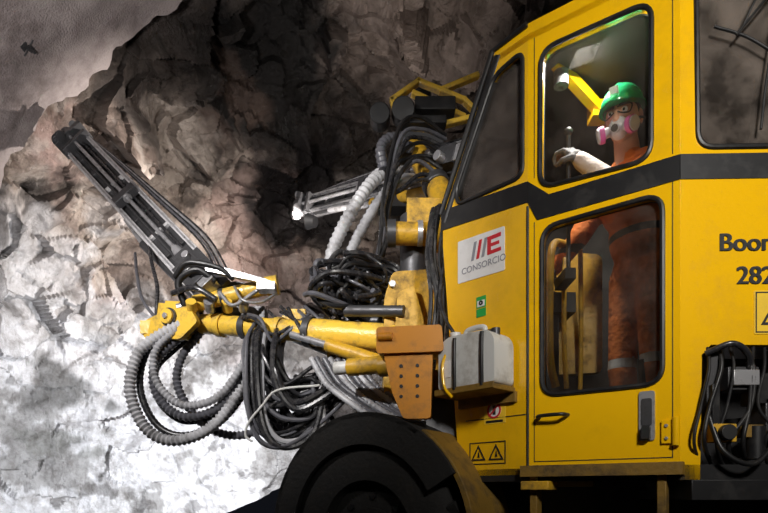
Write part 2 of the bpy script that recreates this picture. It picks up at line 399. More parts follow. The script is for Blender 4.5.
def ring(mb,M,cx,cy,r,w,m,off):
    mb.prism([[(cx+r*math.cos(t),cy+r*math.sin(t)) for t in [i*math.pi/14 for i in range(28)]],[(cx+(r-w)*math.cos(t),cy+(r-w)*math.sin(t)) for t in [i*math.pi/14 for i in range(28)]]],M,off,off+.002,m)
def tri(mb,M,cx,cy,s_,off,border=INK,fill=SGY):
    o_=[(cx-s_,cy-s_*.75),(cx+s_,cy-s_*.75),(cx,cy+s_)]
    i_=[(cx-s_*.72,cy-s_*.58),(cx+s_*.72,cy-s_*.58),(cx,cy+s_*.68)]
    mb.prism([o_,i_],M,off,off+.002,border); mb.prism([[(cx-.12*s_,cy-.4*s_),(cx+.2*s_,cy-.4*s_),(cx+.05*s_,cy+.3*s_)]],M,off,off+.002,border)
sg.prism([[(-.235,1.125),(-.135,1.125),(-.135,1.137),(-.235,1.137)]],MF,.002,.003,INK)
sg.cyl((-.185,1.185,.001),(-.185,1.185,.0035),.040,SGW,M=MF,n=28)
ring(sg,MF,-.185,1.185,.040,.009,RED,.0035); sg.box((0,0,0),(.072,.008,.002),RED,MF@Matrix.Translation((-.185,1.185,.0048))@Matrix.Rotation(.78,4,'Z'))
sg.box((-.185,1.185,.0035),(.018,.045,.001),INK,MF)
sg.prism([[(-.335,.925),(-.12,.925),(-.12,1.035),(-.335,1.035)],[(-.330,.930),(-.125,.930),(-.125,1.03),(-.330,1.03)]],MF,.001,.003,INK)
tri(sg,MF,-.28,.978,.044,.002); tri(sg,MF,-.175,.978,.044,.002)
sg.prism([[(-.292,1.655),(-.235,1.655),(-.235,1.695),(-.292,1.695)]],MF,0,.003,GRN)
sg.prism([[(-.292,1.70),(-.235,1.70),(-.235,1.755),(-.292,1.755)]],MF,0,.003,GRN)
sg.prism([[(-.286,1.705),(-.241,1.705),(-.241,1.735),(-.286,1.735)]],MF,.003,.004,SGW)
ring(sg,MF,-.263,1.722,.012,.008,INK,.004)
sg.prism([rnd([(.285,1.41),(.46,1.41),(.46,1.58),(.285,1.58)],.006)],MR,0,.003,SGY)
sg.prism([[(.290,1.415),(.455,1.415),(.455,1.575),(.290,1.575)],[(.295,1.42),(.45,1.42),(.45,1.57),(.295,1.57)]],MR,.003,.004,INK)
tri(sg,MR,.37,1.49,.06,.003)
for i in range(3): sg.prism([[(-.325+.032*i,1.945),(-.308+.032*i,1.945),(-.288+.032*i,2.035),(-.305+.032*i,2.035)]],MF,.003,.0042,GRY if i!=1 else RED)
sg.prism([[(-.225,1.945),(-.145,1.945),(-.145,1.963),(-.203,1.963),(-.203,1.981),(-.155,1.981),(-.155,1.997),(-.203,1.997),(-.203,2.014),(-.145,2.014),(-.145,2.033),(-.225,2.033)]],MF,.003,.0042,RED)
sg.build('cab_signs',RIG)
def T(M,x,y,off=.004): return M@Matrix.Translation((x,y,off))
text('CONSORCIO',T(MF,-.385,1.893),.045,GRY,RIG,'logo_caption',.0)
for k in range(3):
    text('Boomer',T(MR,.145+.003*k,1.737,.003+.0006*k),.098,INK,RIG,'side_lettering')
    text('282',T(MR,.213+.003*k,1.607,.003+.0006*k),.098,INK,RIG,'side_number')
# ---- interior
it=MB()
it.box((1.45,3.45,1.45),(1.5,.25,1.1),INT)
it.prism([rnd([(0,0),(.26,0),(.26,.62),(.05,.66),(0,.55)],.04)],panelM(V((.90,3.02,1.42)),V((.9,-.25,0))),-.06,0,YELD)
it.tube([(.835,2.72,1.30),(.80,2.70,1.45),(.80,2.70,1.85),(.83,2.74,2.0),(.90,2.80,2.03)],.019,YELD)
it.tube([(.90,2.76,1.30),(.885,2.75,1.5),(.885,2.75,1.8),(.90,2.78,1.95)],.012,YELD)
it.box((0,0,0),(.34,.045,.05),YEL,frame(V((.965,2.78,2.80)),V((.27,.16,-.12)))); it.box((1.12,2.88,2.74),(.12,.09,.08),YEL)
it.cyl((.86,2.72,2.83),(.86,2.72,2.76),.035,STL)
it.tube([(1.02,2.95,.9),(1.03,2.93,1.5),(1.0,2.85,1.95),(.98,2.8,2.0)],.012,YELD)
it.box((1.75,2.95,1.32),(.5,.5,.12),SEAT); it.box((2.0,2.95,1.72),(.12,.48,.75),SEAT); it.cyl((1.75,2.95,.9),(1.75,2.95,1.28),.09,DST)
it.box((.86,2.98,1.75),(.22,.30,.10),INT); it.box((.84,2.98,1.3),(.12,.2,.8),INT)
it.box((.98,3.12,2.02),(.24,.03,.2),INT)
for q in(0,.06): it.cyl((.84+q,2.82,1.80),(.84+q,2.80,1.95),.008,DST)
it.cyl((.858,2.605,1.8),(.858,2.605,2.46),.010,DST); it.box((.86,2.66,1.80),(.05,.16,.05),INT)
it.sph((.858,2.605,2.465),.020,INK)
it.build('cab_interior',RIG,bevel=.006)
# ---- jerry can and shelf
JC=empty('plastic_jerry_can')
Mj=panelM(MF@V((-.225,1.28,.10)),A-C)
j=MB()
j.prism([rnd([(-.165,0),(.165,0),(.165,.20),(.13,.245),(-.10,.255),(-.165,.22)],.03)],Mj,-.075,.075,WHT)
j.cyl(Mj@V((-.12,.22,0)),Mj@V((-.12,.29,0)),.028,WHT); j.cyl(Mj@V((.12,.22,0)),Mj@V((.12,.265,0)),.020,DST)
j.tube([Mj@V(p) for p in((-.05,.24,0),(-.045,.285,0),(.05,.285,0),(.06,.24,0))],.013,WHT)
for q in(-.06,.10): j.tube([Mj@V(p) for p in((q,-.005,.08),(q,.12,.082),(q,.235,.08),(q,.258,.0))],.009,RUB,smooth=False)
j.prism([rnd([(-.14,.06),(-.08,.06),(-.08,.14),(-.14,.14)],.01)],Mj,.074,.078,SGW)
j.build('can_body',JC,bevel=.01)
sh=MB()
sh.box((-.235,1.266,.095),(.35,.022,.17),YELM,MF); sh.box((-.235,1.272,.18),(.35,.03,.008),YELM,MF)
sh.box((-.225,1.235,.01),(.34,.05,.02),YELM,MF)
for q in(-.39,-.08): sh.prism([[(0,0),(.15,0),(0,-.06)]],frame(MF@V((q,1.255,.0)),MF.to_3x3()@V((0,0,1)),MF.to_3x3()@V((1,0,0))),-.006,.006,YELM)
sh.tube([MF@V(p) for p in((-.33,1.54,.02),(-.34,1.50,.12),(-.35,1.42,.185),(-.34,1.30,.19),(-.30,1.24,.18))],.008,YEL)
sh.build('can_shelf',RIG,bevel=.003)
# ---- orange bracket
ob=MB()
Mo=panelM(V((0,2.80,0)),V((1,-.15,0)))
ob.box((.13,1.54,-.06),(.31,.12,.2),ORG,Mo,top=None)
ob.prism([rnd([(-.03,1.60),(.29,1.60),(.30,1.47),(-.03,1.47)],.02)],Mo,.04,.055,ORG)
ob.prism([rnd([(.0,1.48),(.245,1.48),(.235,1.15),(.10,1.15),(.045,1.28)],.02)],Mo,-.02,.03,ORG)
for zz in(1.41,1.36,1.31,1.26): 
    for xx in(.09,.17): ob.cyl(Mo@V((xx,zz,.028)),Mo@V((xx,zz,.034)),.009,INK,n=12)
ob.cyl(Mo@V((-.02,1.55,.06)),Mo@V((.05,1.55,.06)),.02,ORG)
ob.build('orange_bracket',RIG,bevel=.006)
# ---- chassis
FW=V((-.8,.6,0)); OUT=V((-.6,-.8,0))
def MC(o): return frame(o,FW)
ch=MB()
M0=MC(V((1.3,3.1,0)))
ch.box((.3,0,.60),(3.2,.75,.5),BLK,M0)
ch.box((1.15,-.02,1.10),(1.1,.5,.55),YELM,M0)
ch.box((-.9,0,.95),(1.6,1.0,.3),BLK,M0)
ch.prism([rnd([(.0,1.1),(.36,1.1),(.36,1.95),(.30,2.14),(.05,2.12),(.0,1.95)],.04)],panelM(V((0,3.38,0)),V((1,.05,0))),-.22,0,YELD)
for x_,z_ in((.05,2.04),(.06,1.5),(.29,2.02),(.28,1.6),(.16,1.85)): ch.cyl((x_,3.385,z_),(x_,3.36,z_),.022,STL,n=6)
ch.prism([rnd([(.05,1.55),(.16,1.5),(.24,1.8),(.18,2.02),(.08,1.98)],.03)],panelM(V((0,3.36,0)),V((1,.05,0))),0,.03,YELD)
ch.cyl((.05,3.34,2.33),(.42,3.36,2.33),.066,YELD); ch.cyl((.02,3.34,2.33),(.07,3.34,2.33),.078,DST); ch.cyl((.2,3.34,2.33),(.23,3.34,2.33),.073,STL)
ch.cyl((.2,3.5,1.2),(.2,3.5,2.5),.10,DST)
ch.box((.26,3.5,2.45),(.24,.2,.25),YELD)
ch.cyl((-.20,3.2,1.50),(.05,3.1,1.50),.05,YELD); ch.cyl((-.28,3.23,1.50),(-.2,3.2,1.50),.038,WHT); ch.cyl((-.02,3.0,1.46),(.10,2.95,1.46),.055,YELD)
ch.box((.28,3.0,1.33),(.34,.12,.20),YELM,None); ch.box((.33,2.98,1.1),(.22,.1,.35),DST)
ch.build('chassis',RIG,bevel=.012)
st=MB()
for x0 in(.03,.56):
    st.box((x0,.76,-.02),(.035,.22,.06),YELM,MD)
st.box((.05,.82,-.01),(.13,.04,.12),YELD,MD)
st.box((.30,.66,-.05),(.56,.03,.16),DST,MD); st.box((.30,.36,-.02),(.56,.03,.16),DST,MD)
for x0 in(.03,.56): st.box((x0,.52,-.02),(.03,.4,.05),YELM,MD)
st.box((.15,.84,-.16),(.20,.05,.02),YELM,MD)
st.build('cab_steps',RIG,bevel=.004)
# ---- wheels
def wheel(c,name,R=.55,w=.34):
    w_=MB(); M=frame(c,FW,OUT)
    prof=[(R*.55,-.5),(R*.80,-.52),(R*.95,-.46),(R,-.36),(R,.36),(R*.95,.46),(R*.80,.52),(R*.55,.5)]
    n=48;vs=[];fs=[]
    for i in range(n):
        t=2*math.pi*i/n
        for r,z in prof: vs.append((r*math.cos(t),r*math.sin(t),z*w))
    k=len(prof)
    for i in range(n):
        for q in range(k): fs.append((i*k+q,((i+1)%n)*k+q,((i+1)%n)*k+(q+1)%k,i*k+(q+1)%k))
    w_.add(vs,fs,TYR,M)
    for i in range(22):
        t=2*math.pi*i/22
        for sd in(-1,1):
            Mi=M@Matrix.Rotation(t+sd*.07,4,'Z')@Matrix.Translation((R,0,sd*w*.24))@Matrix.Rotation(sd*.5,4,'X')
            w_.box((0,0,0),(.045,.055,w*.5),TYR,Mi)
    w_.cyl((0,0,w*.20),(0,0,w*.26),R*.56,TYR,M=M,n=32); w_.cyl((0,0,w*.2),(0,0,w*.40),R*.28,TYR,M=M,n=24)
    for i in range(8):
        t=2*math.pi*i/8; w_.cyl((R*.4*math.cos(t),R*.4*math.sin(t),w*.24),(R*.4*math.cos(t),R*.4*math.sin(t),w*.31),.02,BLK,n=6,M=M)
    w_.build(name,RIG)
wheel(V((.0,3.12,.55)),'front_wheel'); wheel(V((1.0,4.15,.55)),'front_wheel_far')
wheel(V((2.3,1.9+.75,.55)),'rear_wheel')
fd=MB()
Mw=frame(V((.0,3.12,.55)),FW,OUT)
def fender(r,a0,a1,z0,z1,th,m,n=26):
    o=[(r*math.cos(a0+(a1-a0)*i/n),r*math.sin(a0+(a1-a0)*i/n)) for i in range(n+1)]
    i_=[((r-th)*math.cos(a1+(a0-a1)*i/n),(r-th)*math.sin(a1+(a0-a1)*i/n)) for i in range(n+1)]
    fd.prism([o+i_],Mw,z0,z1,m)
sgn=1 if (Mw.to_3x3()@V((0,1,0))).z>0 else -1
a=lambda d: sgn*math.radians(d)
fender(.66,a(-5),a(125),-.24,.22,.03,TYR); fender(.67,a(125),a(185),-.2,.20,.03,YELM)
fender(.66,a(-5),a(150),.19,.22,.17,TYR)
fd.build('mud_guard',RIG,bevel=.004)
# ---- equipment recess
eq=MB()
eq.box((1.82,2.62,1.10),(1.25,.04,.62),BLK); eq.box((1.82,2.4,.80),(1.25,.45,.08),BLK)
eq.box((1.285,2.24,1.19),(.045,.10,.30),DST); eq.box((1.285,2.18,1.12),(.03,.03,.18),RUB)
eq.box((1.40,2.22,1.235),(.12,.08,.09),DST); eq.box((1.40,2.17,1.235),(.10,.02,.06),STL); eq.box((1.50,2.25,1.2),(.07,.1,.12),RUB)
eq.box((1.31,2.18,1.02),(.09,.06,.07),YELD); eq.cyl((1.31,2.15,1.02),(1.31,2.12,1.02),.03,INK); eq.box((1.44,2.2,1.03),(.10,.04,.05),YELM)
eq.cyl((1.46,2.2,.92),(1.46,2.2,1.05),.035,RUB)
eq.box((1.55,2.25,1.08),(.1,.1,.16),DST)
for i in range(7):
    x0=1.27+.045*i
    eq.tube([(x0,2.2,1.36),(x0+.03*random.uniform(-1,1),2.17,1.27),(x0+.06*random.uniform(-1,1),2.16+.02*random.random(),1.12),(x0+.08*random.uniform(-1,1),2.17,.98),(x0+.05,2.3,.86)],random.choice([.007,.009]),RUB,n=8)
eq.tube([(1.25,2.18,1.33),(1.33,2.14,1.36),(1.40,2.15,1.32),(1.43,2.2,1.25)],.012,HOSE)
eq.tube([(1.26,2.18,1.10),(1.29,2.13,.95),(1.40,2.12,.90),(1.52,2.15,1.0)],.011,RUB)
eq.build('hose_connectors',RIG,bevel=.003)
# ---- lower boom
bm=MB()
P0=V((.12,3.42,1.72));P1=V((-1.32,3.95,1.975)); d=(P1-P0).normalized()
bm.cyl(P0,P0.lerp(P1,.42),.088,YELB,n=28); bm.cyl(P0.lerp(P1,.40),P0.lerp(P1,.43),.10,DST,n=28)
bm.cyl(P0.lerp(P1,.4),P0.lerp(P1,.97),.070,YELB,n=28)
for t in(.55,.72,.85): bm.cyl(P0.lerp(P1,t),P0.lerp(P1,t+.03),.082,YELB if t!=.72 else DST,n=28)
for s_ in(-.1,.1):
    bm.cyl(P0+V((.05,s_,-.22)),P0.lerp(P1,.33)+V((0,s_,-.10)),.042,YELD); bm.cyl(P0.lerp(P1,.33)+V((0,s_,-.10)),P0.lerp(P1,.5)+V((0,s_*.6,-.04)),.022,STL)
    bm.cyl(P0+V((.0,s_,.14)),P0.lerp(P1,.25)+V((0,s_,.12)),.034,DST)
K=V((-1.42,3.95,1.98))
Mk=frame(K,d)
bm.box((0,0,0),(.17,.20,.24),YELB,Mk); bm.box((.10,0,.06),(.14,.14,.10),YELB,Mk); bm.cyl(Mk@V((0,-.15,0)),Mk@V((0,.15,0)),.062,DST); bm.cyl(Mk@V((0,-.17,0)),Mk@V((0,-.15,0)),.05,YELB)
bm.cyl(Mk@V((0,.15,0)),Mk@V((0,.17,0)),.05,YELB); bm.cyl(Mk@V((0,.17,0)),Mk@V((0,.185,0)),.02,STL,n=6)
bm.prism([rnd([(-.20,.02),(-.08,.15),(.22,.17),(.30,.07),(.12,-.02),(-.1,-.08)],.03)],frame(K+V((0,-.12,0)),d,V((0,-1,0))),-.02,.02,YELB)
bm.cyl(K+V((.12,-.1,.10)),K+V((.62,-.14,.20)),.055,YELB); bm.cyl(K+V((.62,-.14,.20)),K+V((.70,-.14,.215)),.066,YELB); bm.cyl(K+V((.0,-.1,.07)),K+V((.12,-.1,.10)),.03,STL)
bm.cyl(K+V((.3,-.11,.135)),K+V((.33,-.11,.142)),.064,DST)
bm.cyl(K+V((-.18,.02,-.02)),K+V((-.26,.02,-.06)),.05,YELB); bm.box(tuple(K+V((-.20,0,-.05))),(.14,.14,.09),YELB)
bm.box(tuple(K+V((.45,-.05,.04))),(.30,.12,.08),DST); bm.box(tuple(K+V((.8,-.05,.03))),(.16,.1,.07),YELB)
bm.build('boom_arm',RIG,bevel=.008)
# ---- feed beam + rock drill
def feed(Tp,Rp,wv,name,wd=.22,rail=ALU):
    f=MB(); D_=(Tp-Rp); L=D_.length; M=frame(Rp,D_,wv)
    for s_ in(-1,1):
        z=s_*wd*.42
        f.box((L/2,0,z),(L,.07,.018),DST,M); f.box((L/2,-.038,z),(L,.014,.036),rail,M); f.box((L/2,.038,z),(L,.016,.05),rail,M)
        f.box((L/2,-.052,z),(L,.010,.014),STL,M)
    f.box((L/2,.03,0),(L,.03,wd*.8),DST,M)
    f.cyl((0.1,-.07,0),(L+.08,-.07,0),.016,STL,M=M,n=12); f.cyl((.1,-.03,.04),(L-.1,-.03,.04),.013,DST,M=M,n=10); f.cyl((.1,-.03,-.045),(L-.1,-.03,-.045),.014,HOSE,M=M,n=10)
    for i in range(int(L/.28)):
        f.box((.15+i*.28,.01,0),(.03,.04,wd*.8),rail if i%3==0 else DST,M)
    f.box((L-.03,-.03,0),(.05,.16,wd*1.15),DST,M); f.box((L-.16,-.03,0),(.04,.14,wd),DST,M)
    f.cyl((L-.06,-.07,0),(L+.03,-.07,0),.055,DST,M=M); f.cyl((L+.0,.08,.05),(L+.17,.08,.05),.06,RUB,.045,M=M); f.cyl((L-.2,.08,.05),(L,.08,.05),.03,DST,M=M)
    f.cyl((L-.02,-.09,.10),(L+.02,-.09,.10),.05,DST,M=M); f.cyl((L+.02,-.09,-.09),(L+.08,-.05,-.09),.035,DST,M=M)
    f.cyl((L-.06,-.12,.06),(L-.03,-.12,.06),.045,DST,M=M)
    f.box((L*.55,-.07,0),(.07,.07,wd*.8),DST,M); f.cyl((L*.55-.05,-.07,0),(L*.55+.05,-.07,0),.035,STL,M=M)
    f.box((.22,-.075,0),(.46,.03,wd*.95),DST,M); f.box((.22,-.14,0),(.34,.12,.13),DST,M); f.cyl((.36,-.14,0),(.52,-.14,0),.052,STL,.03,M=M); f.box((.05,-.14,0),(.12,.10,.11),STL,M)
    f.cyl((.15,-.2,.03),(.15,-.26,.03),.035,STL,M=M); f.cyl((.28,-.2,-.02),(.28,-.24,-.02),.028,STL,M=M)
    for i in range(5):
        o_=.02*i; s_=-1 if wv[2]<0 else 1
        f.tube([M@V(p) for p in((.05,-.08,s_*(.08+o_)),(L*.2,-.03,s_*(wd*.5+.04+o_*.8)),(L*.45,-.02,s_*(wd*.5+.03+o_*.6)),(L*.75,-.03,s_*(wd*.5+.01+o_*.3)),(L*.95,-.03,s_*wd*.45))],.008,[HOSE,HOSM,HOSE,STL,HOSE][i],n=8)
    f.build(name,RIG,bevel=.003); return M
Tp=V((-2.78,5.03,3.93));Rp=V((-1.13,3.90,2.13))
Mfd=feed(Tp,Rp,V((-.72,0,-.66)),'feed_beam',wd=.26)
cb=MB()
cb.box((.35,.10,0),(.75,.07,.24),BLK,Mfd); cb.box((.2,.16,.02),(.22,.1,.2),DST,Mfd); cb.cyl((.30,.10,.13),(1.15,.10,.16),.032,DST,M=Mfd); cb.cyl((1.15,.10,.16),(1.5,.08,.13),.018,STL,M=Mfd)
cb.prism([rnd([(-.12,-.03),(.30,.06),(.34,.10),(.10,.12),(-.16,.05)],.02)],frame(V((-1.13,3.80,2.13)),V((1,0,-.13)),V((0,-1,0))),-.09,-.05,DST)
cb.prism([rnd([(-.20,0),(.24,-.005),(.26,.012),(.2,.025),(-.12,.045),(-.22,.03)],.01)],frame(V((-.98,3.72,2.21)),V((1,0,-.20)),V((0,-1,0))),-.02,.02,STL)
cb.box((-.78,3.74,2.15),(.12,.1,.05),STL)
cb.tube([(-1.35,3.8,2.05),(-1.38,3.76,2.2),(-1.25,3.74,2.27),(-1.13,3.76,2.2)],.025,RUB)
for x_ in(-1.3,-1.18,-1.06,-.95): cb.cyl((x_,3.80,2.02),(x_+.01,3.74,2.06),.035,random.choice([STL,DST,YELB]),n=12)
cb.tube([(-1.10,3.74,2.12),(-1.0,3.7,2.02),(-.88,3.72,2.10),(-.80,3.76,2.18)],.013,STL); cb.tube([(-1.0,3.74,2.16),(-.93,3.68,2.05),(-.82,3.7,2.04),(-.72,3.76,2.12)],.009,STL)
cb.tube([(-1.4,3.74,2.22),(-1.3,3.7,2.3),(-1.1,3.7,2.27),(-1.0,3.72,2.2)],.018,RUB); cb.tube([(-1.42,3.76,2.12),(-1.25,3.68,2.13),(-1.1,3.68,2.05)],.02,HOSE)
cb.build('feed_cradle',RIG,bevel=.004)
# ---- upper boom and feed
ub=MB()
Q0=V((.52,3.75,2.55));Q1=V((.22,4.30,3.45))
ub.cyl(Q0,Q1,.085,YELD,n=24); ub.cyl(Q0.lerp(Q1,.45),Q0.lerp(Q1,.52),.10,DST,n=24); ub.sph(Q0,.12,DST)
ub.cyl(Q0+V((.14,0,.0)),Q1+V((.22,0,-.1)),.05,DST); ub.box((.28,4.3,3.42),(.34,.2,.18),DST); ub.cyl((.05,4.2,3.3),(.6,4.2,3.35),.06,DST)
for a_,b_ in(((.06,4.2,3.72),(.26,4.2,3.86)),((.26,4.2,3.86),(.60,4.2,3.72)),((.22,4.2,3.77),(.60,4.25,3.63)),((.42,4.2,3.79),(.70,4.22,3.92)),((.60,4.2,3.72),(.74,4.22,3.60)),((.30,4.2,3.50),(.70,4.2,3.60)),((.06,4.2,3.72),(.10,4.2,3.60))):
    a_=V(a_);b_=V(b_); Mx=frame((a_+b_)/2,b_-a_); ub.box((0,0,0),((b_-a_).length+.03,.06,.036),YELB,Mx)
ub.cyl((-.03,4.05,3.53),(-.03,4.2,3.56),.075,BLK); ub.cyl((.14,4.05,3.56),(.14,4.2,3.60),.085,BLK); ub.box((.38,4.2,3.66),(.30,.14,.10),BLK); ub.box((.28,4.15,3.52),(.36,.1,.06),BLK)
ub.build('upper_boom_arm',RIG,bevel=.008)
feed(V((-.78,5.55,3.60)),V((.66,3.98,3.12)),V((-.1,0,-1)),'upper_feed_beam',wd=.17,rail=STL)
uf=MB(); uf.cyl((.55,4.0,2.98),(-.1,4.7,3.2),.045,YELD); uf.cyl((-.1,4.7,3.2),(-.5,5.1,3.35),.025,STL); uf.box((.1,4.5,3.12),(.3,.16,.16),BLK,None)
uf.build('upper_feed_cradle',RIG,bevel=.006)
# ---- work lamps
def worklamp(name,p,aim,energy,ang,size=.08,col=(1,.96,.9),blend=.6,par=None):
    p=V(p);dr=(V(aim)-p).normalized(); m=MB()
    m.cyl(p-dr*.09,p-dr*.01,.05,BLK,.075); m.cyl(p-dr*.012,p-dr*.006,.068,LENS); m.cyl(p-dr*.05,p-dr*.05+Z*.11,.012,DST); m.build(name+'_housing',par or RIG)
    spot(name,p+dr*.02,aim,energy,ang,size,col,blend,par or RIG)
def spot(name,p,aim,energy,ang,size,col,blend,par=None):
    l=bpy.data.lights.new(name+'_light','SPOT'); l.energy=energy; l.spot_size=math.radians(ang); l.spot_blend=blend; l.shadow_soft_size=size; l.color=col
    o=bpy.data.objects.new(name+'_beam',l); S.collection.objects.link(o); o.location=p; o.rotation_euler=(V(aim)-V(p)).to_track_quat('-Z','Y').to_euler()
    if par: o.parent=par
worklamp('chassis_work_lamp',(-.25,4.85,.62),(-3.0,6.9,1.0),1050,95,.03,(.95,.97,1),.9)
worklamp('added_feed_lamp',(-.74,5.42,3.40),(-3.3,6.5,4.1),420,95,.02,(1,.91,.84),.9)  # added lamp and housing, to rake light across the upper rock
worklamp('crown_work_lamp',(.30,4.45,3.95),(.15,6.2,5.7),120,75,.04,(1,.92,.85),.9)
spot('boom_root_lamp',V((-.15,4.4,2.9)),V((-2.0,7.2,3.6)),260,85,.05,(1,.92,.85),.9,RIG)
br=MB(); br.cyl((-.22,4.3,.55),(-.24,4.88,.50),.03,BLK); br.cyl((-.24,4.88,.45),(-.24,4.88,.56),.02,DST); br.build('lamp_bracket',RIG)
# ---- hoses
hs=MB()
def jit(pts,a): return [V(p)+V((random.uniform(-a,a),random.uniform(-a,a),random.uniform(-a,a))) for p in pts]
def px(l,y=3.8): return [V((x,y+ (dy if dy else 0),z)) for x,z,dy in l]
loop1=[(-1.30,1.98,.05),(-1.52,1.85,0),(-1.66,1.71,-.03),(-1.70,1.46,-.05),(-1.60,1.22,-.05),(-1.42,1.13,-.05),(-1.17,1.21,-.05),(-1.0,1.44,0),(-.93,1.68,.05)]
loop2=[(-1.30,1.95,.1),(-1.46,1.80,.05),(-1.57,1.66,.03),(-1.55,1.45,.02),(-1.37,1.30,0),(-1.14,1.35,0),(-.98,1.55,0),(-.90,1.75,.05)]
loop3=[(-1.28,1.93,.15),(-1.42,1.72,.12),(-1.43,1.50,.1),(-1.25,1.25,.1),(-1.0,1.18,.1),(-.75,1.3,.1),(-.6,1.6,.12)]
for L,r,m in((loop1,.036,HOSW),(loop2,.028,HOSM),(loop3,.028,HOSM)): hs.tube(px(L),r,m,n=12,rib=.16,step=.016)
hs.tube([p+V((.04,.06,.04)) for p in px(loop1)],.024,HOSE,n=10,rib=.1,step=.016)
hs.tube([p+V((.02,-.04,.07)) for p in px(loop2)],.026,HOSG,n=10,rib=.15,step=.015)
hs.tube([p+V((-.03,.1,-.02)) for p in px(loop2)],.022,HOSE,n=10)
for i in range(36):
    x0=-.90+.22*random.random(); x1=-.04-.32*random.random(); lo=1.05+.46*random.random(); y=3.50+.28*random.random()
    pts=[(x0,y+.2,1.90),(x0-.01,y+.05,1.72),(x0+.02,y,lo+.18),(x0+.14,y,lo),(x0+.36,y,lo+.02+.1*random.random()),(x1-.12,y+.02,1.44+.1*random.random()),(x1,y+.08,1.66),(x1+.1,y+.1,1.78)]
    hs.tube(jit(pts,.012),random.choice([.013,.015,.018,.02]),random.choice([HOSE,HOSE,HOSM,HOSE,HOSG,HOSM]),n=8)
for i in range(8):
    o_=i*.042
    hs.tube(jit([(-.46+o_,3.50,1.62),(-.36+o_,3.44,1.46),(-.20+o_,3.36,1.32),(.02+o_,3.32,1.18)],.006),.019,HOSG if i%3==0 else HOSM,n=10,rib=.14,step=.014)
hs.tube([(-.82,3.48,1.10),(-.86,3.48,1.14),(-.84,3.48,1.22),(-.76,3.48,1.32),(-.66,3.48,1.42),(-.4,3.48,1.45)],.008,WHT,n=8)
for i in range(16):
    x0=-.95+.9*random.random(); 
    hs.tube(jit([(x0,3.72,1.98),(x0+.10,3.62,1.90),(x0+.2,3.6,1.78),(x0+.33,3.62,1.84),(x0+.42,3.7,1.95)],.035),.012,random.choice([HOSE,HOSM,HOSE]),n=8)
for i in range(44):
    c=V((-.16+random.uniform(-.15,.13),3.55+random.uniform(-.1,.1),2.08+random.uniform(-.10,.10)))
    rx=.12+.15*random.random(); rz=.04+.11*random.random(); t0=random.random()*6.28
    pts=[c+V((rx*math.cos(t0+t),.08*math.sin(2*t+t0),rz*math.sin(t0+t))) for t in [k*.62 for k in range(random.choice([5,6,8]))]]
    hs.tube(jit(pts,.025),random.choice([.010,.013,.017]),random.choice([HOSE,HOSE,RUB,HOSM]),n=8)
arc=[(.12,3.14,.3),(.02,3.05,.15),(-.08,2.92,.05),(-.19,2.74,0),(-.30,2.54,0),(-.36,2.36,0),(-.29,2.22,0),(-.12,2.24,0),(.02,2.32,0),(.12,2.2,.0)]
hs.tube(px(arc),.042,HOSW,n=14,rib=.10,step=.02)
hs.tube([p+V((.10,.06,-.03)) for p in px(arc[:-2])],.036,HOSG,n=14,rib=.10,step=.02)
hs.tube([p+V((-.01,.1,.06)) for p in px(arc[:-3])],.026,HOSM,n=12,rib=.1,step=.018)
hs.tube([(.20,4.1,3.30),(.06,3.98,3.30),(-.02,3.9,3.18),(.0,3.86,3.0)],.036,HOSM,n=14,rib=.12,step=.02)
for i in range(9):
    z0=2.95+.05*i
    hs.tube(jit([(.42,4.0,z0),(.25,3.9,z0+.02),(.10,3.82,z0-.12),(.02,3.75,2.7),(.0,3.7,2.45),(-.06,3.65,2.2)],.03),.014,random.choice([HOSE,RUB,HOSM]),n=8)
for i in range(7):
    x0=.26+.018*i
    hs.tube(jit([(x0+.06,3.3,2.45),(x0,3.12,2.36),(x0-.03,3.07,2.1),(x0+.0,3.06,1.85),(x0-.01,3.08,1.6),(x0,3.2,1.5)],.012),.012,random.choice([HOSE,RUB,HOSM]),n=8)
hs.tube([(.33,3.02,2.05),(.30,2.98,1.8),(.36,2.9,1.62),(.42,2.85,1.55)],.012,HOSE)
hs.tube([(-1.9,4.55,2.95),(-1.75,4.2,2.55),(-1.62,4.0,2.25),(-1.60,3.95,2.0),(-1.5,3.9,1.9)],.014,HOSE); hs.tube([(-2.0,4.5,2.7),(-1.85,4.2,2.4),(-1.72,4.0,2.15),(-1.55,3.9,1.95)],.012,HOSM)
hs.build('hydraulic_hoses',RIG)
# ---------------------------------------------------------------- operator
OP=empty('machine_operator')
f=V((-.9,-.44,0)).normalized(); sd=V((.44,-.9,0)).normalized()
bd=MB(); m=SUIT
pel=V((1.235,2.69,1.86)); che=V((1.18,2.64,2.17)); nk=V((1.145,2.62,2.35))
Mt=frame(pel,f); bd.sph((0,0,0),(.105,.150,.13),m,Mt)
Mt=frame(pel.lerp(che,.5),f); bd.sph((0,0,0),(.11,.145,.17),m,Mt)
Mt=frame(che,f); bd.sph((0,0,0),(.125,.175,.17),m,Mt)
bd.cap(che,nk,.09,.062,m); bd.cap(nk-Z*.05+sd*.05,che+sd*.16+Z*.12,.06,.065,m); bd.cap(nk-Z*.05-sd*.05,che-sd*.16+Z*.12,.06,.065,m)
sn=che+sd*.17+Z*.12; sf=che-sd*.17+Z*.12
en=V((1.02,2.455,2.13)); wn=V((.90,2.565,2.31)); ef=V((.98,2.80,2.07)); wf_=V((.87,2.86,1.93))
bd.cap(sn,en,.066,.053,m); bd.cap(en,wn,.053,.038,m); bd.cap(sf,ef,.066,.053,m); bd.cap(ef,wf_,.053,.038,m)
